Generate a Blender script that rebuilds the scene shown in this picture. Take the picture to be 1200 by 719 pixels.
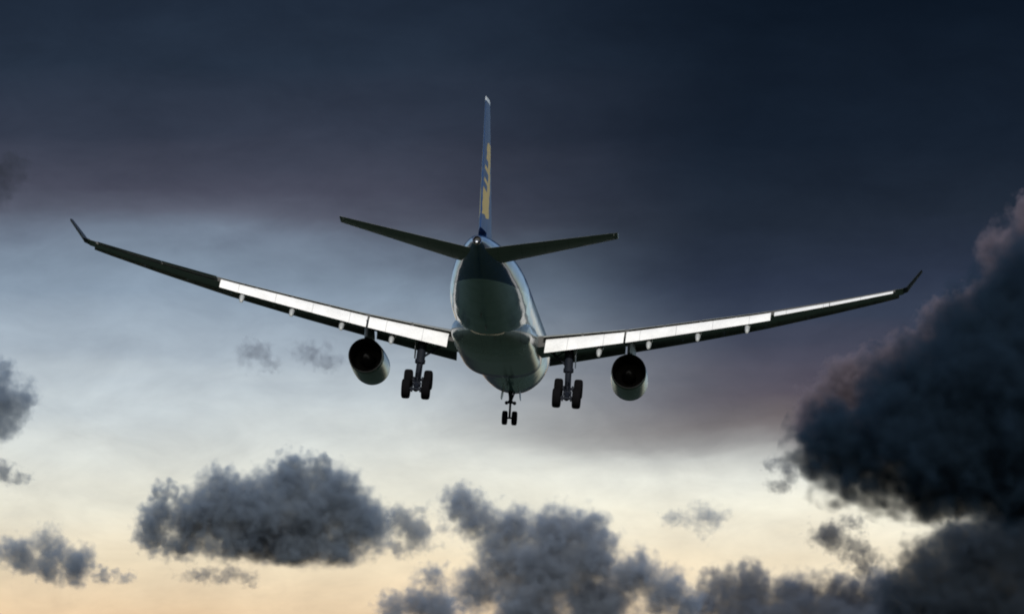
import bpy, bmesh, math, random
import numpy as np
from mathutils import Vector, Matrix

# ------------------------------------------------------------------ camera, sky, sun, exposure
for o in list(bpy.data.objects):
    bpy.data.objects.remove(o)
SC = bpy.context.scene
COL = SC.collection
R = math.radians

CAM_EL = R(11.0)                 # a long lens looking up at an aircraft on final approach
FOC = 8.195                      # focal length in thousands of photo pixels (1200 px wide photo)
CAM_POS = Vector((0, 0, 1.7))
cam_d = bpy.data.cameras.new("camera")
cam_d.sensor_width = 36.0
cam_d.lens = 36.0 * FOC / 1.2
cam_d.clip_start = 0.5
cam_d.clip_end = 90000
cam = bpy.data.objects.new("camera", cam_d)
COL.objects.link(cam)
cam.location = CAM_POS
cam.rotation_euler = (math.pi / 2 + CAM_EL, 0, 0)
SC.camera = cam

SUN_EL, SUN_AZ = R(30.0), R(4.0)        # azimuth measured from straight behind the camera, to its right
to_sun = Vector((math.sin(SUN_AZ) * math.cos(SUN_EL), -math.cos(SUN_AZ) * math.cos(SUN_EL), math.sin(SUN_EL)))
sun_d = bpy.data.lights.new("sun", 'SUN')
sun_d.energy = 4.6
sun_d.angle = R(0.5)
sun_d.color = (1.0, 0.96, 0.90)
sun = bpy.data.objects.new("sun", sun_d)
COL.objects.link(sun)
sun.rotation_euler = to_sun.to_track_quat('Z', 'Y').to_euler()

SC.view_settings.view_transform = 'Standard'
SC.view_settings.look = 'None'
SC.view_settings.exposure = 0.0
SC.view_settings.gamma = 1.0
SC.view_settings.use_curve_mapping = False
cy = SC.cycles
cy.use_denoising = True
cy.max_bounces = 8
cy.volume_bounces = 0
cy.transparent_max_bounces = 64
cy.volume_max_steps = 512
cy.filter_width = 1.9


def s2l(c):
    out = []
    for v in c:
        v /= 255.0
        out.append(v / 12.92 if v <= 0.04045 else ((v + 0.055) / 1.055) ** 2.4)
    return tuple(out) + (1.0,)


class NT:
    """Small helper for building node trees."""
    def __init__(self, tree):
        self.t = tree
        tree.nodes.clear()

    def n(self, kind, **kw):
        nd = self.t.nodes.new(kind)
        for k, v in kw.items():
            setattr(nd, k, v)
        return nd

    def put(self, sock, v):
        if isinstance(v, bpy.types.NodeSocket):
            self.t.links.new(v, sock)
        else:
            sock.default_value = v

    def m(self, op, a, b=None, c=None, clamp=False):
        nd = self.n('ShaderNodeMath', operation=op, use_clamp=clamp)
        self.put(nd.inputs[0], a)
        if b is not None: self.put(nd.inputs[1], b)
        if c is not None: self.put(nd.inputs[2], c)
        return nd.outputs[0]

    def vm(self, op, a, b=None):
        nd = self.n('ShaderNodeVectorMath', operation=op)
        self.put(nd.inputs[0], a)
        if b is not None: self.put(nd.inputs[1], b)
        return nd.outputs['Value'] if op in ('LENGTH', 'DOT_PRODUCT') else nd.outputs[0]

    def smooth(self, x, lo, hi, a=0.0, b=1.0):
        nd = self.n('ShaderNodeMapRange', interpolation_type='SMOOTHSTEP')
        self.put(nd.inputs[0], x)
        for i, v in zip((1, 2, 3, 4), (lo, hi, a, b)): self.put(nd.inputs[i], v)
        return nd.outputs[0]

    def lin(self, x, lo, hi, a=0.0, b=1.0):
        nd = self.n('ShaderNodeMapRange', clamp=True)
        self.put(nd.inputs[0], x)
        for i, v in zip((1, 2, 3, 4), (lo, hi, a, b)): self.put(nd.inputs[i], v)
        return nd.outputs[0]

    def noise(self, vec, scale, detail=4.0, rough=0.5, dist=0.0):
        nd = self.n('ShaderNodeTexNoise')
        self.put(nd.inputs['Vector'], vec)
        nd.inputs['Scale'].default_value = scale
        nd.inputs['Detail'].default_value = detail
        nd.inputs['Roughness'].default_value = rough
        nd.inputs['Distortion'].default_value = dist
        return nd.outputs['Fac']

    def ramp(self, fac, stops, interp='LINEAR'):
        nd = self.n('ShaderNodeValToRGB')
        cr = nd.color_ramp
        cr.interpolation = interp
        while len(cr.elements) > 1: cr.elements.remove(cr.elements[0])
        cr.elements[0].position, cr.elements[0].color = stops[0]
        for p, c in stops[1:]:
            e = cr.elements.new(p)
            e.color = c
        self.put(nd.inputs[0], fac)
        return nd.outputs[0]

    def mix(self, f, a, b, blend='MIX'):
        nd = self.n('ShaderNodeMix', data_type='RGBA', blend_type=blend)
        self.put(nd.inputs[0], f)
        self.put(nd.inputs[6], a)
        self.put(nd.inputs[7], b)
        return nd.outputs[2]

    def xyz(self, v):
        nd = self.n('ShaderNodeSeparateXYZ')
        self.put(nd.inputs[0], v)
        return nd.outputs

    def comb(self, x, y, z):
        nd = self.n('ShaderNodeCombineXYZ')
        for i, v in enumerate((x, y, z)): self.put(nd.inputs[i], v)
        return nd.outputs[0]


# world: a clear Nishita sky all round; towards the camera's side a dusk band of thin high cloud over a bright low sky, darkened below the view
world = bpy.data.worlds.new("World")
SC.world = world
world.use_nodes = True
w = NT(world.node_tree)
sky = w.n('ShaderNodeTexSky', sky_type='NISHITA', sun_disc=False)
sky.sun_elevation = SUN_EL
sky.sun_rotation = math.pi - SUN_AZ
sky.air_density = 1.0
sky.dust_density = 1.0
nish = w.vm('SCALE', sky.outputs[0])
nish.node.inputs['Scale'].default_value = 0.12
gen = w.n('ShaderNodeTexCoord').outputs['Generated']
X, Y, Z = w.xyz(gen)
horiz = w.m('SQRT', w.m('ADD', w.m('MULTIPLY', X, X), w.m('MULTIPLY', Y, Y)))
el = w.m('MULTIPLY', w.m('ARCTAN2', Z, horiz), 180 / math.pi)          # elevation, degrees
az = w.m('MULTIPLY', w.m('ARCTAN2', X, Y), 180 / math.pi)              # azimuth right of north, degrees
streak = w.noise(w.comb(w.m('MULTIPLY', az, 0.28), w.m('MULTIPLY', el, 1.3), 3.1), 1.0, 5.0, 0.55, 0.4)
broad = w.noise(w.comb(w.m('MULTIPLY', az, 0.22), w.m('MULTIPLY', el, 0.5), 8.7), 1.0, 3.0, 0.5, 0.2)
el2 = w.m('ADD', el, w.m('MULTIPLY', w.m('SUBTRACT', streak, 0.5), 0.55))
el2 = w.m('ADD', el2, w.m('ADD', w.m('MULTIPLY', w.m('SUBTRACT', broad, 0.5), 0.35), 0.06))


def pos(y):      # ramp runs from 16 deg of elevation down to 6 deg
    return (16.0 - (11.0 - (y - 359.5) / (FOC * 1000) * 180 / math.pi)) / 10.0


t = w.m('DIVIDE', w.m('SUBTRACT', 16.0, el2), 10.0, clamp=True)
LEFT = [(-200, (25, 34, 47)), (0, (33, 44, 60)), (70, (38, 49, 65)), (150, (51, 58, 74)), (215, (73, 76, 92)), (245, (90, 95, 111)),
        (272, (112, 125, 143)), (300, (127, 143, 161)), (330, (140, 157, 175)), (400, (168, 181, 193)), (470, (198, 207, 211)), (530, (216, 219, 213)),
        (585, (229, 226, 210)), (650, (238, 222, 192)), (719, (236, 206, 168)), (790, (200, 174, 150)), (880, (90, 86, 90)), (1050, (34, 37, 44))]  # bottom stops, out of view, darkened so the belly reflects dark
RIGHT = [(-200, (9, 16, 26)), (0, (14, 24, 37)), (150, (22, 32, 46)), (250, (33, 42, 56)), (320, (45, 54, 73)), (370, (56, 65, 84)),
         (420, (72, 73, 89)), (462, (86, 80, 91)), (497, (106, 98, 101)), (515, (142, 140, 141)), (532, (200, 202, 198)),
         (555, (236, 237, 227)), (600, (243, 239, 221)), (660, (243, 229, 201)), (719, (240, 214, 178)), (790, (196, 172, 150)), (880, (84, 82, 88)), (1050, (32, 35, 43))]
lcol = w.ramp(t, [(pos(y), s2l(c)) for y, c in LEFT])
rcol = w.ramp(t, [(pos(y), s2l(c)) for y, c in RIGHT])
azn = w.m('ADD', az, w.m('MULTIPLY', w.m('SUBTRACT', broad, 0.5), 2.2))
veil = w.m('MULTIPLY', w.smooth(azn, -1.8, 2.25), w.smooth(az, 5.5, 9.0, 1.0, 0.0))
dusk = w.mix(veil, lcol, rcol)
mott = w.noise(w.comb(w.m('MULTIPLY', az, 1.1), w.m('MULTIPLY', el, 2.2), 1.7), 1.0, 6.0, 0.6, 0.3)
dusk = w.mix(1.0, dusk, w.ramp(mott, [(0.25, (0.84, 0.84, 0.85, 1)), (0.75, (1.15, 1.15, 1.14, 1))]), 'MULTIPLY')
front = w.smooth(w.vm('DOT_PRODUCT', gen, (0, math.cos(R(8)), math.sin(R(8)))), math.cos(R(36)), math.cos(R(13)))
front = w.m('MULTIPLY', front, w.smooth(w.m('ABSOLUTE', az), 5.5, 13.0, 1.0, 0.0))  # sides out of view opened to clear sky to brighten the fuselage
skycol = w.mix(front, nish, dusk)
bg = w.n('ShaderNodeBackground')
w.put(bg.inputs['Color'], skycol)
bg.inputs['Strength'].default_value = 1.0
wo = w.n('ShaderNodeOutputWorld')
w.put(wo.inputs['Surface'], bg.outputs[0])


# ------------------------------------------------------------------ materials
def new_mat(name):
    m = bpy.data.materials.new(name)
    m.use_nodes = True
    return m, NT(m.node_tree)


def paint(name, col, rough=0.35, metal=0.0, var=0.12, scale=0.6, coat=0.0, spec=0.5, seams=None):
    """Paint or metal with faint streaky wear along the airflow."""
    m, k = new_mat(name)
    co = k.n('ShaderNodeTexCoord').outputs['Object']
    st = k.vm('MULTIPLY', co, (1.0, 0.22, 1.0))
    a = k.noise(st, scale, 6.0, 0.6, 0.2)
    b = k.noise(co, scale * 7, 3.0, 0.6)
    f = k.m('ADD', k.m('MULTIPLY', a, 0.7), k.m('MULTIPLY', b, 0.3))
    lo = tuple(max(0, c * (1 - var)) for c in col) + (1,)
    hi = tuple(min(1, c * (1 + var)) for c in col) + (1,)
    c = k.ramp(f, [(0.32, lo), (0.68, hi)])
    if seams:                                   # skin joints: dark lines across the span and along it
        px_, py_, _ = k.xyz(co)
        for coord, step in ((px_, seams[0]), (py_, seams[1])):
            if step:
                ln = k.m('LESS_THAN', k.m('PINGPONG', k.m('ADD', coord, 200.3), step / 2), 0.022)
                c = k.mix(k.m('MULTIPLY', ln, 0.4), c, (0.02, 0.02, 0.02, 1))
    p = k.n('ShaderNodeBsdfPrincipled')
    k.put(p.inputs['Base Color'], c)
    k.put(p.inputs['Roughness'], k.lin(f, 0.3, 0.7, rough * 0.85, min(1, rough * 1.2)))
    p.inputs['Metallic'].default_value = metal
    p.inputs['Coat Weight'].default_value = coat
    p.inputs['Coat Roughness'].default_value = 0.12
    p.inputs['Specular IOR Level'].default_value = spec
    o = k.n('ShaderNodeOutputMaterial')
    k.put(o.inputs['Surface'], p.outputs[0])
    return m


M = {}
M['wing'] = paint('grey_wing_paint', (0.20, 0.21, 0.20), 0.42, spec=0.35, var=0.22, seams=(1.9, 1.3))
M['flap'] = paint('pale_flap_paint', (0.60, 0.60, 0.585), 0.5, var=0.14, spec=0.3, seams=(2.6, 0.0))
M['fairing'] = paint('white_fairing_paint', (0.23, 0.24, 0.24), 0.45, var=0.12)
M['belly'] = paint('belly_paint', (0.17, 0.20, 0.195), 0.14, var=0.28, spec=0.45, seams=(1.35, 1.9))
M['tailplane'] = paint('tailplane_paint', (0.17, 0.18, 0.165), 0.5, spec=0.3, var=0.2, seams=(1.6, 1.1))
M['cove'] = paint('dark_cove', (0.05, 0.05, 0.048), 0.7)
M['nacelle'] = paint('nacelle_paint', (0.075, 0.09, 0.09), 0.2, var=0.2, spec=0.4, seams=(0.0, 1.5))
M['soot_shade'] = paint('sooty_shaded_metal', (0.012, 0.012, 0.013), 0.75, 0.3, spec=0.2)  # soot plus the shade inside the nozzle, both put into the colour
M['titan'] = paint('exhaust_metal', (0.010, 0.010, 0.010), 0.7, 0.0, spec=0.1)
M['pylon'] = paint('pylon_paint', (0.06, 0.07, 0.085), 0.5, spec=0.25)
M['gear'] = paint('gear_steel', (0.007, 0.009, 0.014), 0.6, 0.0, spec=0.08)
M['geardoor'] = paint('gear_door_paint', (0.03, 0.036, 0.042), 0.45)
M['rubber'] = paint('tyre_rubber', (0.003, 0.003, 0.0035), 0.95, spec=0.03)
M['rim'] = paint('wheel_rim_metal', (0.02, 0.02, 0.022), 0.6, 0.0, spec=0.2)
M['winglet'] = paint('winglet_paint', (0.014, 0.018, 0.028), 0.6, spec=0.15)
M['light'] = paint('lamp_glass', (0.85, 0.86, 0.9), 0.1)

# fuselage livery: white body, navy tail; the boundary slants forward up the side
mf, k = new_mat('fuselage_livery')
co = k.n('ShaderNodeTexCoord').outputs['Object']
fx, fy, fz = k.xyz(co)
a = k.noise(k.vm('MULTIPLY', co, (1.0, 0.2, 1.0)), 0.7, 6.0, 0.62, 0.3)
ring_refl = k.noise(k.comb(0.0, k.m('MULTIPLY', fy, 1.0), 0.0), 0.55, 3.0, 0.6)
white = k.ramp(k.m('ADD', k.m('MULTIPLY', a, 0.6), k.m('MULTIPLY', ring_refl, 0.4)), [(0.3, (0.13, 0.20, 0.215, 1)), (0.7, (0.28, 0.37, 0.40, 1))])  # mottle and rings put reflections into the paint colour
navy = k.ramp(a, [(0.3, (0.006, 0.026, 0.08, 1)), (0.7, (0.011, 0.042, 0.12, 1))])
edge = k.m('ADD', k.m('MULTIPLY', fy, 1.0), k.m('MULTIPLY', k.m('ADD', fz, 0.2), -26.0))   # fy = 30 - station
blue = k.m('LESS_THAN', edge, -20.3)
blue = k.m('MULTIPLY', blue, k.m('LESS_THAN', fy, -4.0))
pn = k.m('PINGPONG', k.m('ADD', fy, 100.0), 1.6)
seam = k.m('LESS_THAN', pn, 0.02)
base = k.mix(blue, white, navy)
base = k.mix(k.m('MULTIPLY', seam, 0.35), base, (0.08, 0.09, 0.1, 1))
p = k.n('ShaderNodeBsdfPrincipled')
k.put(p.inputs['Base Color'], base)
p.inputs['Roughness'].default_value = 0.11
p.inputs['Specular IOR Level'].default_value = 0.45
wv = k.noise(k.vm('MULTIPLY', co, (1.2, 0.5, 1.2)), 0.8, 2.0, 0.5)
bp = k.n('ShaderNodeBump')
bp.inputs['Strength'].default_value = 0.45
bp.inputs['Distance'].default_value = 0.06
k.put(bp.inputs['Height'], wv)
k.put(p.inputs['Normal'], bp.outputs[0])
o = k.n('ShaderNodeOutputMaterial')
k.put(o.inputs['Surface'], p.outputs[0])
M['fuselage'] = mf


# fin livery: blue with a tall yellow panel broken by dark blue marks, pale cap at the tip
def fin_mat(name):
    m, k = new_mat(name)
    co = k.n('ShaderNodeTexCoord').outputs['Object']
    fx, fy, fz = k.xyz(co)
    s = k.m('SUBTRACT', 30.0, fy)
    te = k.m('ADD', 55.0, k.m('MULTIPLY', k.m('SUBTRACT', fz, 2.4), 0.41))      # trailing edge station at this height
    d = k.m('SUBTRACT', te, s)                                                  # metres ahead of the trailing edge
    wob = k.noise(co, 0.8, 2.0, 0.5)
    a = k.noise(co, 0.9, 5.0, 0.6)
    blue = k.ramp(a, [(0.3, (0.005, 0.026, 0.105, 1)), (0.7, (0.009, 0.042, 0.155, 1))])
    zz = k.m('ADD', fz, k.m('MULTIPLY', k.m('SUBTRACT', wob, 0.5), 0.5))
    inz = k.m('MULTIPLY', k.m('GREATER_THAN', zz, 3.7), k.m('LESS_THAN', zz, 8.5))
    dw = k.m('ADD', d, k.m('MULTIPLY', k.m('SUBTRACT', k.noise(co, 1.3, 3.0, 0.6), 0.5), 1.6))
    ind = k.m('MULTIPLY', k.m('GREATER_THAN', dw, k.lin(fz, 5.0, 8.4, 0.35, 1.5)), k.m('LESS_THAN', dw, 3.7))
    yel = k.m('MULTIPLY', inz, ind)
    for zc, hw, dmax in ((7.3, 0.24, 2.3), (6.5, 0.28, 2.6), (5.75, 0.22, 2.2)):
        mk = k.m('MULTIPLY', k.m('LESS_THAN', k.m('ABSOLUTE', k.m('SUBTRACT', k.m('ADD', fz, k.m('MULTIPLY', d, 0.12)), zc)), hw), k.m('LESS_THAN', d, dmax))
        yel = k.m('MULTIPLY', yel, k.m('SUBTRACT', 1.0, mk))
    c = k.mix(yel, blue, (0.52, 0.35, 0.08, 1))
    c = k.mix(k.m('GREATER_THAN', fz, 10.95), c, (0.7, 0.72, 0.75, 1))
    p = k.n('ShaderNodeBsdfPrincipled')
    k.put(p.inputs['Base Color'], c)
    p.inputs['Roughness'].default_value = 0.5
    p.inputs['Specular IOR Level'].default_value = 0.2
    o = k.n('ShaderNodeOutputMaterial')
    k.put(o.inputs['Surface'], p.outputs[0])
    return m


M['fin'] = fin_mat('fin_livery')

# grass airfield under the approach path
mg, k = new_mat('airfield_grass')
co = k.n('ShaderNodeTexCoord').outputs['Object']
a = k.noise(co, 0.03, 8.0, 0.65)
b = k.noise(co, 0.9, 4.0, 0.6)
f = k.m('ADD', k.m('MULTIPLY', a, 0.65), k.m('MULTIPLY', b, 0.35))
c = k.ramp(f, [(0.3, (0.011, 0.021, 0.014, 1)), (0.55, (0.017, 0.030, 0.020, 1)), (0.75, (0.028, 0.038, 0.025, 1))])
p = k.n('ShaderNodeBsdfPrincipled')
k.put(p.inputs['Base Color'], c)
p.inputs['Roughness'].default_value = 0.95
p.inputs['Specular IOR Level'].default_value = 0.1
o = k.n('ShaderNodeOutputMaterial')
k.put(o.inputs['Surface'], p.outputs[0])
M['grass'] = mg


# ------------------------------------------------------------------ mesh helpers
class MB:
    """Collects vertices and faces (each with a material slot) and links them as one mesh object."""
    def __init__(self):
        self.v, self.f, self.mi = [], [], []

    def loft(self, rings, cap=True, mi=0, closed=True, mi_last=None):
        """Skin consecutive rings of equal length; ring points run the same way round."""
        b = len(self.v)
        n = len(rings[0])
        for r in rings: self.v += [tuple(p) for p in r]
        for i in range(len(rings) - 1):
            for j in range(n if closed else n - 1):
                j2 = (j + 1) % n
                self.f.append((b + i * n + j, b + i * n + j2, b + (i + 1) * n + j2, b + (i + 1) * n + j))
                self.mi.append(mi_last if (mi_last is not None and j == n - 1) else mi)
        if cap:
            self.f.append(tuple(b + j for j in reversed(range(n))))
            self.f.append(tuple(b + (len(rings) - 1) * n + j for j in range(n)))
            self.mi += [mi, mi]

    def tube(self, a, b_, r0, r1=None, n=14, mi=0, cap=True):
        a, b_ = Vector(a), Vector(b_)
        r1 = r0 if r1 is None else r1
        d = (b_ - a).normalized()
        u = d.orthogonal().normalized()
        v = d.cross(u)
        rings = []
        for q, r in ((a, r0), (b_, r1)):
            rings.append([q + (u * math.cos(t) + v * math.sin(t)) * r for t in (2 * math.pi * i / n for i in range(n))])
        self.loft(rings, cap, mi)

    def revolve(self, c, axis, prof, n=40, mi=0, cap=False, close=False):
        """prof: (distance along axis, radius)"""
        c, d = Vector(c), Vector(axis).normalized()
        u = d.orthogonal().normalized()
        v = d.cross(u)
        rings = [[c + d * h + (u * math.cos(t) + v * math.sin(t)) * r for t in (2 * math.pi * i / n for i in range(n))] for h, r in prof]
        if close: rings.append(rings[0])
        self.loft(rings, cap, mi)

    def box(self, c, sx, sy, sz, mi=0, rot=None):
        c = Vector(c)
        pts = []
        for z in (-1, 1):
            for x, y in ((-1, -1), (1, -1), (1, 1), (-1, 1)):
                q = Vector((x * sx / 2, y * sy / 2, z * sz / 2))
                if rot is not None: q = rot @ q
                pts.append(c + q)
        self.loft([pts[:4], pts[4:]], True, mi)

    def build(self, name, mats, parent=None, smooth=True, sharp=40, bevel=0.0):
        me = bpy.data.meshes.new(name)
        me.from_pydata(self.v, [], self.f)
        for m in (mats if isinstance(mats, (list, tuple)) else [mats]): me.materials.append(m)
        me.polygons.foreach_set('material_index', self.mi)
        bm = bmesh.new()
        bm.from_mesh(me)
        bmesh.ops.remove_doubles(bm, verts=bm.verts, dist=1e-4)
        bmesh.ops.recalc_face_normals(bm, faces=bm.faces)
        bm.to_mesh(me)
        bm.free()
        if smooth:
            me.polygons.foreach_set('use_smooth', [True] * len(me.polygons))
            me.set_sharp_from_angle(angle=R(sharp))
        ob = bpy.data.objects.new(name, me)
        COL.objects.link(ob)
        if parent is not None: ob.parent = parent
        if bevel > 0:
            bv = ob.modifiers.new('bevel', 'BEVEL')
            bv.width = bevel
            bv.segments = 2
            bv.limit_method = 'ANGLE'
        return ob


def tag(o, label, cat, group=None):
    o['label'] = label
    o['category'] = cat
    if group: o['group'] = group
    return o


def P(x, s, z):
    """Aircraft point: metres right of the axis, station behind the nose, height over the axis."""
    return Vector((x, 30.0 - s, z))


# ------------------------------------------------------------------ ground
g = MB()
rings = [[(rr * math.cos(2 * math.pi * i / 96), rr * math.sin(2 * math.pi * i / 96), 0) for i in range(96)] for rr in (60, 400, 2500, 12000, 60000)]
g.loft(rings, cap=False)
g.f.append(tuple(range(96))); g.mi.append(0)
go = g.build('ground', M['grass'], smooth=False)
go['kind'] = 'structure'

# ------------------------------------------------------------------ airliner
plane = bpy.data.objects.new('airliner', None)
COL.objects.link(plane)
tag(plane, 'twin engine passenger airliner with blue and yellow tail, wheels and flaps down, seen from behind', 'airplane')
e_, psi, rho = R(7.303), R(3.427), R(-3.904)
B = Matrix(((1, 0, 0), (0, 0, 1), (0, 1, 0)))
Rx = Matrix(((1, 0, 0), (0, math.cos(e_), -math.sin(e_)), (0, math.sin(e_), math.cos(e_))))
Ry = Matrix(((math.cos(psi), 0, math.sin(psi)), (0, 1, 0), (-math.sin(psi), 0, math.cos(psi))))
Rz = Matrix(((math.cos(rho), -math.sin(rho), 0), (math.sin(rho), math.cos(rho), 0), (0, 0, 1)))
Rp = Rz @ Rx @ Ry @ B                                   # aircraft axes in (right, up, forward) of the viewer
CW = Matrix(((1, 0, 0), (0, -math.sin(CAM_EL), math.cos(CAM_EL)), (0, math.cos(CAM_EL), math.sin(CAM_EL))))   # (right, up, forward) -> world
Rw = CW @ Rp
tw = CW @ Vector((-1.062, -0.563, 500.0)) + CAM_POS
plane.matrix_world = Matrix.Translation(tw) @ Rw.to_4x4()


def smooth_interp(xs, tbl, col, width):
    s = np.array([r[0] for r in tbl])
    v = np.array([r[col] for r in tbl])
    off = np.linspace(-width, width, 9)
    wt = np.exp(-(off / width * 1.5) ** 2)
    return sum(wi * np.interp(xs + o_, s, v) for o_, wi in zip(off, wt)) / wt.sum()


def ellipse_ring(s, hw, top, bot, n=56, power=2.0):
    mid, hh = (top + bot) / 2, (top - bot) / 2
    out = []
    for i in range(n):
        a = 2 * math.pi * i / n
        ca, sa = math.cos(a), math.sin(a)
        q = 2.0 / power
        out.append(P(hw * math.copysign(abs(ca) ** q, ca), s, mid + hh * math.copysign(abs(sa) ** q, sa)))
    return out


FUS = [  # station, half width, top, bottom
    (0.0, 0.05, -0.55, -0.65), (0.35, 0.62, 0.05, -1.2), (1.0, 1.15, 0.62, -1.72), (2.2, 1.78, 1.5, -2.22), (3.6, 2.28, 2.3, -2.55), (5.5, 2.64, 2.68, -2.74),
    (8.0, 2.80, 2.81, -2.81), (10.0, 2.82, 2.82, -2.82), (37.0, 2.82, 2.82, -2.82), (40.0, 2.79, 2.82, -2.60), (43.0, 2.62, 2.80, -2.05), (46.0, 2.32, 2.76, -1.35),
    (49.0, 1.93, 2.66, -0.62), (52.0, 1.42, 2.48, 0.10), (54.5, 0.95, 2.26, 0.66), (56.3, 0.60, 2.02, 1.00), (57.3, 0.36, 1.84, 1.18), (57.5, 0.30, 1.78, 1.24)]
ss = np.concatenate([np.linspace(0, 10, 40), np.linspace(10.5, 36, 24), np.linspace(36.5, 57.5, 60)])
hw = smooth_interp(ss, FUS, 1, 0.7); tp = smooth_interp(ss, FUS, 2, 0.7); bt = smooth_interp(ss, FUS, 3, 0.7)
for i in range(4): hw[i], tp[i], bt[i] = [np.interp(ss[i], [r[0] for r in FUS], [r[c] for r in FUS]) for c in (1, 2, 3)]
mb = MB()
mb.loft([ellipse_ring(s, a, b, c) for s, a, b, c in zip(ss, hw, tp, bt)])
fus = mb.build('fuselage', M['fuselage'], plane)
mb = MB()   # auxiliary power unit outlet in the tail cone
mb.revolve(P(0, 57.35, 1.51), (0, -1, 0), [(0, 0.30), (0.45, 0.24), (0.47, 0.20), (0.1, 0.17), (0.1, 0.01)], 24)
mb.build('exhaust_outlet', M['soot_shade'], fus)
mb = MB()
mb.revolve(P(0, 57.84, 1.33), (0, -1, 0), [(-0.08, 0.07), (0.0, 0.075), (0.05, 0.05), (0.07, 0.005)], 14, cap=True)
mb.build('tail_light', M['light'], fus)

# belly fairing under the wing
FAIR = [(15.5, 0.6, -1.6, -2.70), (17.0, 1.9, -0.9, -2.98), (19.5, 2.85, -0.3, -3.25), (22.0, 2.94, 0.0, -3.38), (30.0, 2.98, 0.0, -3.40), (33.0, 2.90, -0.3, -3.32),
        (35.5, 2.85, -0.7, -3.15), (37.5, 2.3, -1.2, -2.92), (39.5, 1.2, -1.8, -2.66)]
fs = np.linspace(15.5, 39.5, 60)
a, b, c = (smooth_interp(fs, FAIR, i, 0.8) for i in (1, 2, 3))
mb = MB()
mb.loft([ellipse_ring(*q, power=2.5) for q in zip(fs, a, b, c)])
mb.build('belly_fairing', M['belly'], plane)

for s_, x_, z_, h_ in ((11.5, 0.0, -2.82, 0.42), (14.0, 0.0, -2.80, 0.36), (41.5, 0.0, -2.30, 0.38), (38.6, 0.5, -2.68, 0.28), (44.0, -0.25, -1.82, 0.25)):
    mb = MB()
    mb.loft([[P(x_ + sx * 0.035, s_ + ds, z_ - dz) for sx, ds in ((0, -0.25), (1, -0.05), (0.6, 0.25), (0, 0.32), (-0.6, 0.25), (-1, -0.05))] if dz < 0.1 else
             [P(x_ + sx * 0.018, s_ + 0.22 + ds * 0.6, z_ - dz) for sx, ds in ((0, -0.25), (1, -0.05), (0.6, 0.25), (0, 0.32), (-0.6, 0.25), (-1, -0.05))] for dz in (-0.06, h_)])
    mb.build('antenna', M['cove'], fus, sharp=50)

# wing sections: span y, leading edge station, chord, hinge height (at 75 % chord), twist, thickness ratio
WING = [(0.0, 17.3, 12.6, -1.75, 3.0, 0.13), (2.8, 19.1, 10.9, -1.55, 2.8, 0.13), (6.0, 21.2, 9.2, -1.12, 1.8, 0.125), (9.4, 23.4, 7.5, -0.66, 0.6, 0.12),
        (14.0, 26.3, 6.2, 0.00, -0.6, 0.118), (19.0, 29.35, 4.85, 0.75, -1.4, 0.118), (24.0, 32.3, 3.65, 1.66, -1.8, 0.118), (27.8, 34.5, 2.75, 2.42, -2.0, 0.118), (28.9, 35.3, 2.35, 2.64, -2.0, 0.115)]


def wing_at(y):
    ys = [r[0] for r in WING]
    return [float(np.interp(y, ys, [r[i] for r in WING])) for i in range(1, 6)]


def foil(xc, tc):
    """Half thickness and camber line at chord fraction xc, as chord fractions."""
    yt = 5 * tc * (0.2969 * math.sqrt(xc) - 0.126 * xc - 0.3516 * xc ** 2 + 0.2843 * xc ** 3 - 0.1036 * xc ** 4)
    return yt, 0.018 * math.sin(math.pi * xc) * 0.7


def wing_pt(sg, y, xc, zc):
    le, c, hz, tw_, tc = wing_at(y)
    tw_ = R(tw_)
    u, w_ = (xc - 0.75) * c, zc * c
    return P(sg * y, le + 0.75 * c + u * math.cos(tw_) + w_ * math.sin(tw_), hz - u * math.sin(tw_) + w_ * math.cos(tw_))


def wing_ring(sg, y, x0, x1, n=16, lower=True):
    tc = wing_at(y)[4]
    xs = [x0 + (x1 - x0) * (0.5 - 0.5 * math.cos(math.pi * i / n)) if x0 < 1e-6 else x0 + (x1 - x0) * i / n for i in range(n + 1)]
    up = [(x, foil(x, tc)[1] + foil(x, tc)[0]) for x in xs]
    dn = [(x, foil(x, tc)[1] - foil(x, tc)[0]) for x in xs]
    loop = up[::-1] + dn[1:]
    return [wing_pt(sg, y, x, z) for x, z in loop]


def flat_wing_part(sg, y0, y1, c0, c1, defl, hx, drop, ny=6, nx=10, tc=0.13, le_back=0.0, zoff=0.0):
    """A flap or aileron: its own small aerofoil, its nose at chord fraction hx, rotated down by defl about the nose."""
    rings = []
    for i in range(ny + 1):
        y = y0 + (y1 - y0) * i / ny
        c = c0 + (c1 - c0) * i / ny
        le, wc, hz, tw_, wt = wing_at(y)
        yt, cam_ = foil(hx, wt)
        nose = wing_pt(sg, y, hx, cam_ + drop * yt)
        dl = R(defl)
        xs = [0.5 - 0.5 * math.cos(math.pi * q / nx) for q in range(nx + 1)]
        up = [(x, foil(x, tc)[0] + 0.012 * math.sin(math.pi * x)) for x in xs]
        dn = [(x, -0.8 * foil(x, tc)[0] + 0.012 * math.sin(math.pi * x)) for x in xs]
        ring = []
        for x, z in up[::-1] + dn[1:-1]:
            u, v = x * c + le_back, z * c + zoff
            ring.append(nose + Vector((0, -(u * math.cos(dl) + v * math.sin(dl)), -u * math.sin(dl) + v * math.cos(dl))))
        rings.append(ring)
    return rings


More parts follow.
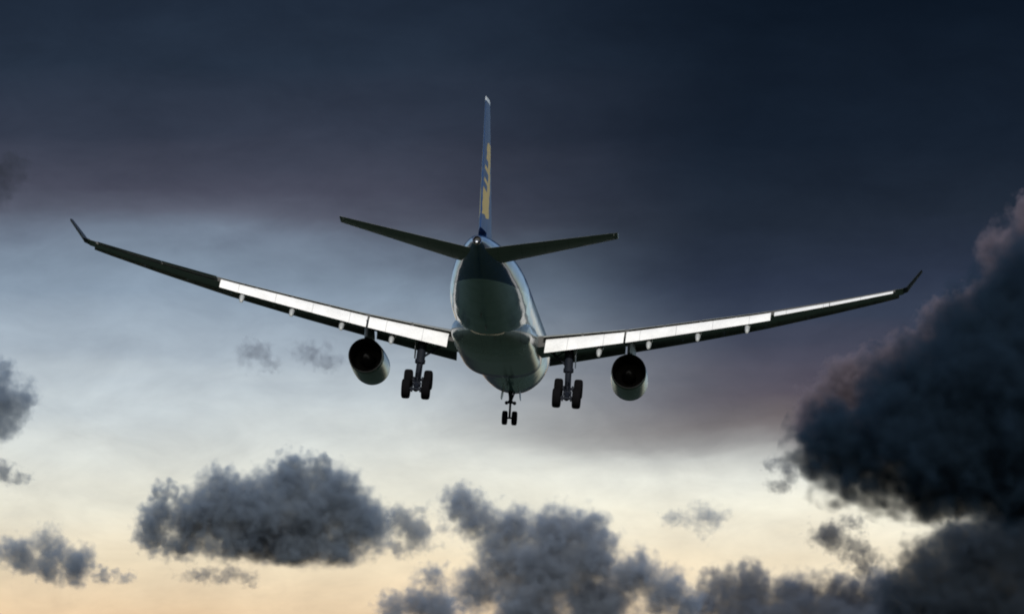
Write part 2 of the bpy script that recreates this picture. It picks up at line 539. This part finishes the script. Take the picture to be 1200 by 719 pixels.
FLAP_END = 19.6
for sg in (-1, 1):
    mb = MB()
    ys = [0.0, 1.4, 2.8, 4.4, 6, 7.7, 9.4, 11.5, 14, 16.5, 19, 21.5, 24, 26, 28.3]
    mb.loft([wing_ring(sg, y, 0.0, 0.74) for y in ys], mi=0, mi_last=1)
    mb.loft([wing_ring(sg, y, 0.0, 0.995) for y in (28.31, 28.6, 28.9)], mi=0)
    wing = mb.build('wing', [M['wing'], M['cove']], plane, sharp=35)
    # flaps
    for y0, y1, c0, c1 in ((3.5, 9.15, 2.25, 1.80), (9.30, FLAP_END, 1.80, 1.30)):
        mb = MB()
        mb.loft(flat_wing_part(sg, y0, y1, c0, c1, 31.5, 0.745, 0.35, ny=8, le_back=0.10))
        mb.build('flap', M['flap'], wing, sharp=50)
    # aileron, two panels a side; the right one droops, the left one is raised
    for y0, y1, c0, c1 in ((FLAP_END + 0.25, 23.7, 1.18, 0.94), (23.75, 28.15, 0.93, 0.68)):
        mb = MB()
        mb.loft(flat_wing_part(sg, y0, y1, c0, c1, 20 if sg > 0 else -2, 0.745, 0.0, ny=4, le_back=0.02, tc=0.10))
        mb.build('aileron', M['flap'] if sg > 0 else M['wing'], wing, sharp=50)  # right pale as lit, left dark as unlit: light put into the paint
    # spoiler panels closing the upper skin over the flap slot
    for y0, y1 in ((3.3, 6.05), (6.2, 9.15), (9.45, 11.95), (12.1, 14.55), (14.7, 17.05), (17.2, 19.5)):
        rings = []
        for i in range(4):
            y = y0 + (y1 - y0) * i / 3
            tc = wing_at(y)[4]
            top = [(x, sum(foil(x, tc)) + 0.0012) for x in (0.64, 0.69, 0.74, 0.785)]
            bot = [(x, z - 0.004) for x, z in top]
            rings.append([wing_pt(sg, y, x, z) for x, z in top + bot[::-1]])
        mb = MB()
        mb.loft(rings)
        mb.build('spoiler', M['wing'], wing, sharp=30)
    # leading edge slats, drooped and run forward
    for y0, y1 in ((3.4, 9.05), (9.25, 13.22), (13.228, 16.22), (16.228, 19.22), (19.228, 22.22), (22.228, 25.12), (25.128, 28.6)):
        rings = []
        for i in range(4):
            y = y0 + (y1 - y0) * i / 3
            le, c, hz, tw_, tc = wing_at(y)
            rot = R(27)
            loop = []
            for x in (0.14, 0.10, 0.065, 0.035, 0.014, 0.003, 0.0):
                yt, cm = foil(x, tc); loop.append((x, cm + yt))
            for x in (0.003, 0.014, 0.035):
                yt, cm = foil(x, tc); loop.append((x, cm - yt))
            for x in (0.04, 0.065, 0.10):
                yt, cm = foil(x, tc); loop.append((x, cm + yt * 0.62))
            q = []
            for x, z in loop:
                u, v = x - 0.14, z - 0.03
                q.append(wing_pt(sg, y, 0.14 + u * math.cos(rot) + v * math.sin(rot) * -1 - 0.065, 0.03 + u * math.sin(rot) + v * math.cos(rot) - 0.030))
            rings.append(q)
        mb = MB()
        mb.loft(rings)
        mb.build('slat', M['wing'], wing, sharp=40)
    # flap track fairings: a canoe under the wing with its tail drooped along with the flap
    for y in (7.45, 11.0, 14.5, 18.0):
        le, c, hz, tw_, tc = wing_at(y)
        sc = 0.75 + 0.25 * c / 7.0
        hs = le + 0.75 * c
        zu = hz - 0.05 * c
        path = [(-2.4, 0.02, 0.03), (-1.8, -0.12, 0.17), (-0.9, -0.24, 0.24), (0.0, -0.30, 0.26), (0.6, -0.46, 0.25), (1.15, -0.80, 0.23), (1.55, -1.06, 0.20), (1.72, -1.17, 0.13), (1.76, -1.20, 0.03)]
        rings = []
        for ds, dz, r_ in path:
            rings.append([P(sg * y + r_ * sc * 0.85 * math.cos(t), hs + ds * sc, zu + dz * sc * 0.9 + r_ * sc * 1.15 * math.sin(t)) for t in (2 * math.pi * i / 18 for i in range(18))])
        mb = MB()
        mb.loft(rings)
        mb.build('flap_track_fairing', M['fairing'], wing)
    # winglet
    mb = MB()
    rings = []
    for y, z, le, c in ((28.85, 2.64, 35.4, 2.3), (29.10, 2.71, 35.7, 2.2), (29.22, 2.88, 35.9, 2.1), (30.05, 3.90, 37.3, 1.3)):
        nx, nz = (0.12, -0.99) if y < 28.9 else (0.5, -0.86) if y < 29.4 else (0.85, -0.52)
        ring = []
        for xc, zc in ((1, 0.006), (0.7, 0.055), (0.35, 0.08), (0.08, 0.05), (0, 0), (0.08, -0.05), (0.35, -0.08), (0.7, -0.055), (1, -0.006)):
            ring.append(P(sg * (y + nx * zc * c), le + xc * c, z + nz * zc * c))
        rings.append(ring)
    mb.loft(rings)
    mb.build('winglet', M['winglet'], wing)

# tailplane
for sg in (-1, 1):
    def tp_ring(y, x0, x1, n=10):
        le = 49.9 + y * 0.57; c = 6.2 - y * 0.43; z = 0.92 + y * 0.172
        inc = R(-2.5)
        xs = [x0 + (x1 - x0) * (0.5 - 0.5 * math.cos(math.pi * i / n)) for i in range(n + 1)]
        up = [(x, foil(x, 0.10)[0]) for x in xs]
        dn = [(x, -foil(x, 0.10)[0]) for x in xs]
        out = []
        for x, zc in up[::-1] + dn[1:]:
            u, v = (x - 0.4) * c, zc * c
            out.append(P(sg * y, le + 0.4 * c + u * math.cos(inc) + v * math.sin(inc), z - u * math.sin(inc) + v * math.cos(inc)))
        return out
    mb = MB()
    mb.loft([tp_ring(y, 0.0, 0.70) for y in (0.2, 1.2, 3, 5, 7, 8.6, 9.2)])
    mb.loft([tp_ring(y, 0.0, 0.99) for y in (9.205, 9.45)])
    ht = mb.build('tailplane', M['tailplane'], plane, sharp=35)
    mb = MB()
    mb.loft([tp_ring(y, 0.703, 0.995) for y in (0.3, 3, 5, 7, 9.18)])
    mb.build('elevator', M['tailplane'], ht, sharp=35)


# fin and rudder
def fin_ring(z, x0, x1, n=10):
    q = (z - 2.0) / 9.2
    le = 45.6 + q * 9.9
    te = 55.0 + (z - 2.4) * 0.41
    c = te - le
    xs = [x0 + (x1 - x0) * (0.5 - 0.5 * math.cos(math.pi * i / n)) for i in range(n + 1)]
    a_ = [(x, foil(x, 0.095)[0] + 0.002) for x in xs]
    return [P(zc * c, le + x * c, z) for x, zc in a_[::-1]] + [P(-zc * c, le + x * c, z) for x, zc in a_[1:]]


mb = MB()
mb.loft([fin_ring(z, 0.0, 0.68) for z in (2.0, 3, 4.5, 6, 7.5, 9, 10.4, 10.9)])
mb.loft([fin_ring(z, 0.0, 0.99) for z in (10.905, 11.1, 11.2)])
fin = mb.build('fin', M['fin'], plane, sharp=35)
mb = MB()
mb.loft([fin_ring(z, 0.683, 0.99) for z in (2.75, 4.5, 6, 7.5, 9, 10.4, 10.89)])
mb.build('rudder', M['fin'], fin, sharp=35)

# engines
for sg in (-1, 1):
    cx, cz = (9.60 if sg > 0 else -9.33), -3.20
    toe = Vector((-sg * 0.02, 1, -0.035)).normalized()
    c0 = P(cx, 28.6, cz - 0.10)                     # nozzle plane; axis points forward
    mb = MB()
    mb.revolve(c0, toe, [(0.0, 1.21), (0.02, 1.24), (0.8, 1.275), (1.8, 1.31), (2.9, 1.335), (4.2, 1.34), (5.2, 1.33), (5.7, 1.28), (5.95, 1.20), (5.9, 1.12), (5.5, 1.09), (4.7, 1.15)], 56)
    eng = mb.build('engine', M['nacelle'], plane, sharp=60)
    mb = MB()
    mb.revolve(c0, toe, [(-0.01, 1.225), (-0.012, 1.195), (0.8, 1.17), (2.2, 1.18), (3.0, 1.0), (3.0, 0.01)], 56)
    mb.build('exhaust_nozzle', M['soot_shade'], eng)
    mb = MB()
    mb.revolve(c0, toe, [(0.45, 0.02), (0.6, 0.16), (1.0, 0.30), (1.6, 0.42), (2.6, 0.50), (2.99, 0.50)], 32)
    mb.build('exhaust_cone', M['titan'], eng)
    mb = MB()
    mb.revolve(c0, toe, [(4.7, 1.14), (4.72, 0.4), (5.3, 0.02)], 40)
    mb.build('fan', M['soot_shade'], eng)
    # pylon
    rings = []
    for s_a, s_b, z, wd in ((22.8, 29.4, cz + 1.15, 0.27), (23.0, 29.9, cz + 1.75, 0.26), (23.9, 30.0, cz + 2.25, 0.24), (24.4, 29.4, -0.85, 0.20)):
        c = s_b - s_a
        prof = ((0, 0.0), (0.05, 0.6), (0.2, 1.0), (0.6, 1.0), (0.85, 0.7), (1.0, 0.12))
        rings.append([P(cx + wd * h, s_a + c * x, z) for x, h in prof] + [P(cx - wd * h, s_a + c * x, z) for x, h in prof[::-1][:-1]])
    mb = MB()
    mb.loft(rings)
    mb.build('pylon', M['pylon'], eng, sharp=40)


def wheel(name, c, r, wd, parent, ax=(1, 0, 0)):
    c, d = Vector(c), Vector(ax).normalized()
    h = wd / 2
    mb = MB()
    mb.revolve(c, d, [(-h * 0.72, r * 0.58), (-h * 0.95, r * 0.70), (-h, r * 0.82), (-h * 0.86, r * 0.94), (-h * 0.5, r * 0.995), (0, r), (h * 0.5, r * 0.995), (h * 0.86, r * 0.94),
                      (h, r * 0.82), (h * 0.95, r * 0.70), (h * 0.72, r * 0.58)], 36, mi=0)
    mb.revolve(c, d, [(-h * 0.55, 0.01), (-h * 0.55, r * 0.2), (-h * 0.35, r * 0.3), (-h * 0.4, r * 0.5), (-h * 0.74, r * 0.585)], 30, mi=1)
    mb.revolve(c, d, [(h * 0.55, 0.01), (h * 0.55, r * 0.2), (h * 0.35, r * 0.3), (h * 0.4, r * 0.5), (h * 0.74, r * 0.585)], 30, mi=1)
    return mb.build(name, [M['rubber'], M['rim']], parent, sharp=50)


# main landing gear
for sg in (-1, 1):
    top = P(sg * 5.25, 28.6, -1.6)
    piv = P(5.34 if sg > 0 else -5.46, 28.95, -5.22)
    mid = top.lerp(piv, 0.58)
    mb = MB()
    mb.tube(top, mid, 0.33, 0.31, 20)
    mb.tube(mid, piv, 0.23, 0.23, 20)
    mb.tube(top.lerp(piv, 0.50), top.lerp(piv, 0.57), 0.37, 0.37, 20)
    mb.tube(piv + Vector((-0.24, 0, 0)), piv + Vector((0.24, 0, 0)), 0.21, 0.21, 16)
    gear = mb.build('main_landing_gear', M['gear'], plane, sharp=50)
    tilt = R(27)
    fwd = Vector((0, math.cos(tilt), math.sin(tilt)))           # toes up: the front axle rides high
    ax_f, ax_r = piv + fwd * 0.99, piv - fwd * 0.99
    mb = MB()
    mb.tube(ax_r, ax_f, 0.20, 0.20, 16)
    for q in (ax_f, ax_r): mb.tube(q + Vector((-0.62, 0, 0)), q + Vector((0.62, 0, 0)), 0.10, 0.10, 14)
    for sx in (-0.27, 0.27):
        mb.tube(ax_r + Vector((sx, 0, -0.05)), piv + Vector((sx, 0.05, 0.14)), 0.035, 0.035, 8)
        mb.box(ax_r + Vector((sx * 1.15, 0.1, 0)), 0.10, 0.5, 0.34)
        mb.box(ax_f + Vector((sx * 1.15, -0.1, 0)), 0.10, 0.5, 0.34)
    mb.build('bogie_beam', M['gear'], gear, sharp=50)
    for q in (ax_f, ax_r):
        for sx in (-0.71, 0.71):
            wheel('wheel', q + Vector((sx, 0, 0)), 0.71, 0.60, gear)
    # side brace to the wing root, drag brace, torque links
    mb = MB()
    knee = P(sg * 4.35, 28.5, -2.55)
    mb.tube(top.lerp(piv, 0.48), knee, 0.085, 0.085, 12)
    mb.tube(knee, P(sg * 3.55, 28.4, -1.85), 0.095, 0.095, 12)
    mb.tube(knee, top.lerp(piv, 0.10), 0.05, 0.05, 10)
    mb.build('side_brace', M['gear'], gear, sharp=50)
    mb = MB()
    a1, a2, a3 = mid + Vector((0, -0.22, 0.05)), mid.lerp(piv, 0.5) + Vector((0, -0.62, 0)), piv + Vector((0, -0.2, 0.2))
    for p0, p1 in ((a1, a2), (a2, a3)):
        for sx in (-1, 1): mb.tube(p0 + Vector((sx * 0.14, 0, 0)), p1 + Vector((sx * 0.05, 0, 0)), 0.045, 0.04, 8)
    mb.tube(top.lerp(piv, 0.06) + Vector((0, 1.7, 0)), top.lerp(piv, 0.5), 0.07, 0.07, 10)
    mb.tube(top.lerp(piv, 0.2) + Vector((sg * 0.2, -0.25, 0)), mid + Vector((sg * 0.2, -0.22, 0)), 0.03, 0.03, 8)
    mb.build('torque_link', M['gear'], gear, sharp=50)
    # leg door on the outboard side of the strut
    q0 = P(sg * 5.72, 28.7, -1.75)
    mb = MB()
    pts = [(-0.62, 0.05), (0.60, 0.05), (0.56, -0.9), (0.42, -1.55), (-0.40, -1.60), (-0.58, -0.9)]
    mb.loft([[q0 + Vector((sg * (off + 0.02 * -dz), dy, dz)) for dy, dz in pts] for off in (0.0, 0.045)])
    mb.build('gear_door', M['geardoor'], gear, smooth=False)

# nose landing gear
top = P(0, 7.0, -2.45)
axl = P(0, 6.62, -4.72)
mid = top.lerp(axl, 0.52)
mb = MB()
mb.tube(top, mid, 0.15, 0.14, 18)
mb.tube(mid, axl, 0.085, 0.085, 16)
mb.tube(axl + Vector((-0.3, 0, 0)), axl + Vector((0.3, 0, 0)), 0.07, 0.07, 12)
mb.tube(top.lerp(axl, 0.44), top.lerp(axl, 0.53), 0.2, 0.2, 16)
ng = mb.build('nose_landing_gear', M['gear'], plane, sharp=50)
for sx in (-0.36, 0.36): wheel('wheel', axl + Vector((sx, 0, 0)), 0.53, 0.40, ng)
mb = MB()
mb.tube(top + Vector((-0.28, 1.3, 0)), mid, 0.06, 0.06, 10)
mb.tube(top + Vector((0.28, 1.3, 0)), mid, 0.06, 0.06, 10)
mb.tube(top + Vector((-0.4, 0.1, 0.0)), top + Vector((0.4, 0.1, 0.0)), 0.08, 0.08, 10)
mb.build('drag_brace', M['gear'], ng, sharp=50)
mb = MB()
a1, a2, a3 = mid + Vector((0, -0.15, 0)), mid.lerp(axl, 0.5) + Vector((0, -0.42, 0)), axl + Vector((0, -0.12, 0.15))
for p0, p1 in ((a1, a2), (a2, a3)): mb.tube(p0, p1, 0.05, 0.045, 8)
mb.build('torque_link', M['gear'], ng, sharp=50)
mb = MB()
c = top.lerp(axl, 0.50)
mb.tube(c + Vector((-0.36, 0.12, 0)), c + Vector((0.36, 0.12, 0)), 0.07, 0.07, 10)
for sx in (-0.3, 0.3): mb.revolve(c + Vector((sx, 0.1, 0)), (0, 1, 0), [(-0.1, 0.03), (-0.06, 0.12), (0.12, 0.14), (0.13, 0.01)], 16, cap=True)
mb.build('taxi_light', M['gear'], ng)
for sx in (-1, 1):
    mb = MB()
    q0 = P(sx * 0.62, 6.7, -2.7)
    pts = [(-0.7, 0.2), (1.1, 0.2), (1.1, -0.35), (0.7, -0.62), (-0.5, -0.62), (-0.7, -0.35)]
    mb.loft([[q0 + Vector((sx * (off - 0.12 * dz), dy, dz)) for dy, dz in pts] for off in (0.0, 0.035)])
    mb.build('gear_door', M['geardoor'], ng, smooth=False)


# ------------------------------------------------------------------ clouds
def at(px, py, dist):
    """A point this many metres away in the direction of a photo pixel."""
    d = Vector(((px - 600) / (FOC * 1000), -(py - 359.5) / (FOC * 1000), 1.0))
    return CW @ d * dist + CAM_POS


rng = random.Random(7)


def cloud(label, dist, blobs, albedo, tau=6.0, amp=0.9, feat=30.0, lo=0.12, hi=0.85, base=None, seed=0.0, detail=4.0, rough=0.45, rate=0.16, group=None, stretch=(1, 1, 1), depth=1.25):
    """A body of real volume: overlapping lobes (photo px, radius px), their skin eroded by 3-D noise."""
    ppm = dist / (FOC * 1000)                               # metres per photo pixel
    cx = sum(b[0] for b in blobs) / len(blobs)
    cy_ = sum(b[1] for b in blobs) / len(blobs)
    org = at(cx, cy_, dist)
    lobes = []
    for b in blobs:
        px, py, r = b[:3]
        ry = (b[3] if len(b) > 3 else r) * 1.12
        r = r * 1.12
        p_ = at(px, py, dist) - org
        p_.y += rng.uniform(-0.35, 0.35) * r * ppm
        lobes.append((p_, Vector((r * ppm, 0.5 * (r + ry) * ppm * depth, ry * ppm))))
    # skin of the cloud: the union of its lobes
    bm = bmesh.new()
    grow = 1.0 - lo + amp * 0.75
    for p_, rr in lobes:
        bmesh.ops.create_icosphere(bm, subdivisions=3, radius=1.0, matrix=Matrix.Translation(p_) @ Matrix.Diagonal((*(rr * grow), 1)))
    me = bpy.data.meshes.new('cloud')
    bm.to_mesh(me)
    bm.free()
    tmp = bpy.data.objects.new('cloud_tmp', me)
    COL.objects.link(tmp)
    rm = tmp.modifiers.new('remesh', 'REMESH')
    rm.mode = 'VOXEL'
    rm.voxel_size = max(2.0, min(min(rr) for _, rr in lobes) * 0.18)
    dg = bpy.context.evaluated_depsgraph_get()
    dg.update()
    me2 = bpy.data.meshes.new_from_object(tmp.evaluated_get(dg))
    bpy.data.objects.remove(tmp)
    me2.name = 'cloud'
    ob = bpy.data.objects.new('cloud', me2)
    COL.objects.link(ob)
    ob.location = org
    m, k = new_mat('cloud_vapour')
    co = k.n('ShaderNodeTexCoord').outputs['Object']
    wn = k.n('ShaderNodeTexNoise')
    k.put(wn.inputs['Vector'], k.vm('MULTIPLY', co, (0.55 / (feat * ppm),) * 3))
    wn.inputs['Detail'].default_value = 1.0
    warp = k.vm('MULTIPLY', k.vm('SUBTRACT', wn.outputs['Color'], (0.5, 0.5, 0.5)), (feat * ppm * 1.6,) * 3)
    cw = k.vm('ADD', co, warp)
    dmin = None
    for p_, rr in lobes:
        q = k.vm('MULTIPLY', k.vm('SUBTRACT', cw, tuple(p_)), (1 / rr.x, 1 / rr.y, 1 / rr.z))
        d = k.vm('LENGTH', q)
        dmin = d if dmin is None else k.m('SMOOTH_MIN', dmin, d, 0.3)
    shift = k.vm('ADD', k.vm('MULTIPLY', co, tuple(1 / (feat * ppm * st) for st in stretch)), (seed * 3.7, seed * 1.3, seed * 2.1))
    nz = k.noise(shift, 1.0, detail, rough, 0.0)
    f = k.m('ADD', k.m('SUBTRACT', 1.0, dmin), k.m('MULTIPLY', k.m('SUBTRACT', nz, 0.5), amp * 3.2))
    dens = k.smooth(f, lo, hi)
    if base is not None:
        zb = (at(cx, base, dist) - org).z
        z = k.xyz(co)[2]
        zz = k.m('ADD', z, k.m('MULTIPLY', k.m('SUBTRACT', nz, 0.5), 14 * ppm))
        dens = k.m('MULTIPLY', dens, k.smooth(zz, zb - 4 * ppm, zb + 5 * ppm))
    mean_r = sum(rr.x for _, rr in lobes) / len(lobes)
    dens = k.m('MULTIPLY', dens, tau / (2 * mean_r))
    pv = k.n('ShaderNodeVolumePrincipled')
    pv.inputs['Color'].default_value = (*[min(0.9, 3.2 * c_) for c_ in albedo], 1)
    pv.inputs['Anisotropy'].default_value = 0.3
    k.put(pv.inputs['Density'], dens)
    out = k.n('ShaderNodeOutputMaterial')
    k.put(out.inputs['Volume'], pv.outputs[0])
    tr = k.n('ShaderNodeBsdfTransparent')
    df = k.n('ShaderNodeBsdfDiffuse')
    mx = k.n('ShaderNodeMixShader')
    mx.inputs[0].default_value = 0.0
    k.put(mx.inputs[1], tr.outputs[0])
    k.put(mx.inputs[2], df.outputs[0])
    k.put(out.inputs['Surface'], mx.outputs[0])
    m.cycles.volume_step_rate = rate
    ob.data.materials.clear()
    ob.data.materials.append(m)
    tag(ob, label, 'cloud', group)
    return ob


GREY = (0.152, 0.188, 0.236)
MID = (0.180, 0.212, 0.262)
cloud('pinkish grey cloud standing in for the lit upper edge of the big dark storm cloud on the right', 8200,  # separate paler body: the storm cloud's lit rim put into its colour
      [(965, 487, 42), (1000, 455, 42), (1055, 430, 44), (1115, 395, 46), (1160, 362, 38), (1192, 300, 30), (1216, 258, 34), (1030, 428, 26), (1086, 402, 24), (1132, 362, 24), (984, 444, 22), (1230, 330, 90), (1090, 470, 70)],
      (0.130, 0.106, 0.122), tau=6, amp=0.28, feat=30, seed=1.0, hi=0.5, rough=0.45)
cloud('huge dark blue storm cloud filling the right edge', 6800,
      [(990, 522, 68), (1085, 500, 105), (1170, 450, 120), (1240, 380, 130), (1095, 560, 62, 50), (1190, 545, 110, 80), (958, 532, 40), (1270, 500, 130), (1140, 560, 75, 54), (1060, 572, 56, 38), (1000, 556, 50, 34), (1200, 582, 65, 42), (1030, 548, 60, 44), (1100, 585, 60, 30)],
      (0.014, 0.026, 0.042), tau=14, amp=0.24, feat=60, seed=2.0, hi=0.8, rough=0.45)
cloud('long lumpy grey cloud bank along the bottom edge, right of the heaped cumulus', 9000,
      [(845, 690, 34), (832, 714, 30), (880, 688, 36), (930, 700, 40), (985, 705, 40), (1030, 695, 38), (900, 740, 60, 40), (1010, 745, 80, 45), (960, 730, 60, 44), (870, 722, 52, 40), (1020, 722, 60, 40)],
      (0.105, 0.122, 0.155), tau=9, amp=0.24, feat=36, seed=3.0, hi=0.8, rough=0.42)
cloud('dark slate cloud bank filling the bottom right corner under the storm cloud', 8850,
      [(1108, 684, 52), (1150, 700, 60), (1062, 690, 42), (1085, 668, 46), (1140, 658, 60), (1205, 650, 75), (1150, 640, 66, 44), (1205, 622, 60, 40), (1080, 705, 60, 50), (1130, 735, 90, 60), (1185, 705, 80, 55), (1100, 712, 60, 50), (1125, 628, 46, 26), (1185, 612, 60, 28)],
      (0.034, 0.046, 0.062), tau=10, amp=0.24, feat=36, seed=3.5, hi=0.8, rough=0.42)
cloud('broad dark grey cumulus with flat base, lower left of the aircraft', 9500,
      [(182, 628, 26), (192, 578, 20), (235, 600, 36), (262, 572, 32), (300, 600, 52), (345, 568, 42), (392, 585, 48), (425, 612, 42), (345, 630, 50), (270, 635, 40, 30), (395, 640, 44, 34), (335, 545, 22), (375, 548, 20), (362, 604, 48), (222, 612, 32), (305, 634, 46, 28), (190, 604, 28), (208, 636, 30, 24), (178, 622, 26), (255, 600, 44)],
      GREY, tau=8, amp=0.24, feat=34, base=659, seed=4.0, hi=0.8)
cloud('ragged grey cloud puff beside the right end of the flat based cumulus', 9300,
      [(470, 612, 22), (492, 620, 28), (470, 640, 18, 12)], GREY, tau=3.2, amp=0.75, feat=24, seed=5.0)
cloud('heaped grey cumulus mass rising from the bottom edge below the nose wheels', 8800,
      [(540, 590, 26), (560, 612, 34), (600, 620, 36), (650, 632, 44), (685, 622, 34), (690, 655, 46), (640, 670, 60), (590, 660, 42), (560, 690, 34), (745, 675, 36), (780, 695, 38), (806, 712, 26), (700, 705, 55), (620, 715, 55)],
      MID, tau=8, amp=0.27, feat=34, seed=6.0, hi=0.85)
cloud('low ragged grey cloud in the bottom edge, left of the heaped cumulus', 9100,
      [(508, 676, 20), (490, 702, 30), (462, 716, 26), (520, 715, 34)], MID, tau=4.5, amp=0.5, feat=28, seed=7.0)
cloud('thin flat grey wisp hanging under the flat based cumulus', 9600,
      [(232, 672, 26, 10), (265, 674, 32, 11), (290, 678, 18, 8)], GREY, tau=2.6, amp=0.7, feat=20, seed=8.0)
cloud('small lumpy grey cloud in the bottom left corner', 9700,
      [(22, 652, 28), (55, 645, 32), (88, 662, 30), (60, 668, 34, 18), (118, 674, 18, 12), (146, 676, 15, 9)], GREY, tau=4.2, amp=0.5, feat=26, base=686, seed=9.0)
cloud('dark grey cloud on the left edge, upper one of two', 8600,
      [(2, 465, 38), (24, 468, 24), (-10, 490, 34), (5, 435, 16)], GREY, tau=4.2, amp=0.6, feat=26, seed=10.0)
cloud('small grey cloud on the left edge, lower one of two', 8700,
      [(2, 552, 20, 15), (24, 560, 17, 11)], GREY, tau=2.6, amp=0.6, feat=20, seed=11.0)
cloud('small dark cloud tuft in the bright gap under the storm cloud', 8900,
      [(972, 628, 26, 19), (998, 640, 22, 16), (1016, 656, 22, 18), (1000, 612, 18, 10)], (0.06, 0.07, 0.09), tau=3.4, amp=0.7, feat=22, seed=12.0)
cloud('faint grey wisp alone in the pale sky, right of the nose wheels', 9400,
      [(828, 604, 26, 15), (795, 606, 26, 9), (826, 622, 14, 14)], GREY, tau=1.7, amp=0.75, feat=20, seed=13.0)
cloud('small torn shreds of grey cloud off the left tip of the storm cloud', 8900,
      [(905, 545, 14, 11), (915, 566, 18, 10), (925, 552, 16, 16)], (0.06, 0.07, 0.09), tau=2.0, amp=0.7, feat=18, seed=14.0)
cloud('faint lilac grey wisp below the left wing, nearer the wing tip', 9900,
      [(298, 408, 22, 14), (308, 424, 26, 12)], (0.11, 0.115, 0.14), tau=1.6, amp=0.7, feat=24, seed=15.0)
cloud('faint lilac grey wisp below the left wing, beside the left engine', 9900,
      [(365, 412, 28, 13), (385, 425, 22, 10)], (0.11, 0.115, 0.14), tau=1.6, amp=0.7, feat=24, seed=16.0)
cloud('soft dim grey cloud patch at the left edge above the wing tip', 9900,
      [(4, 206, 36, 24), (-14, 224, 34, 24), (18, 190, 22, 14)], (0.030, 0.033, 0.040), tau=2.2, amp=0.4, feat=34, seed=17.0, hi=1.0)
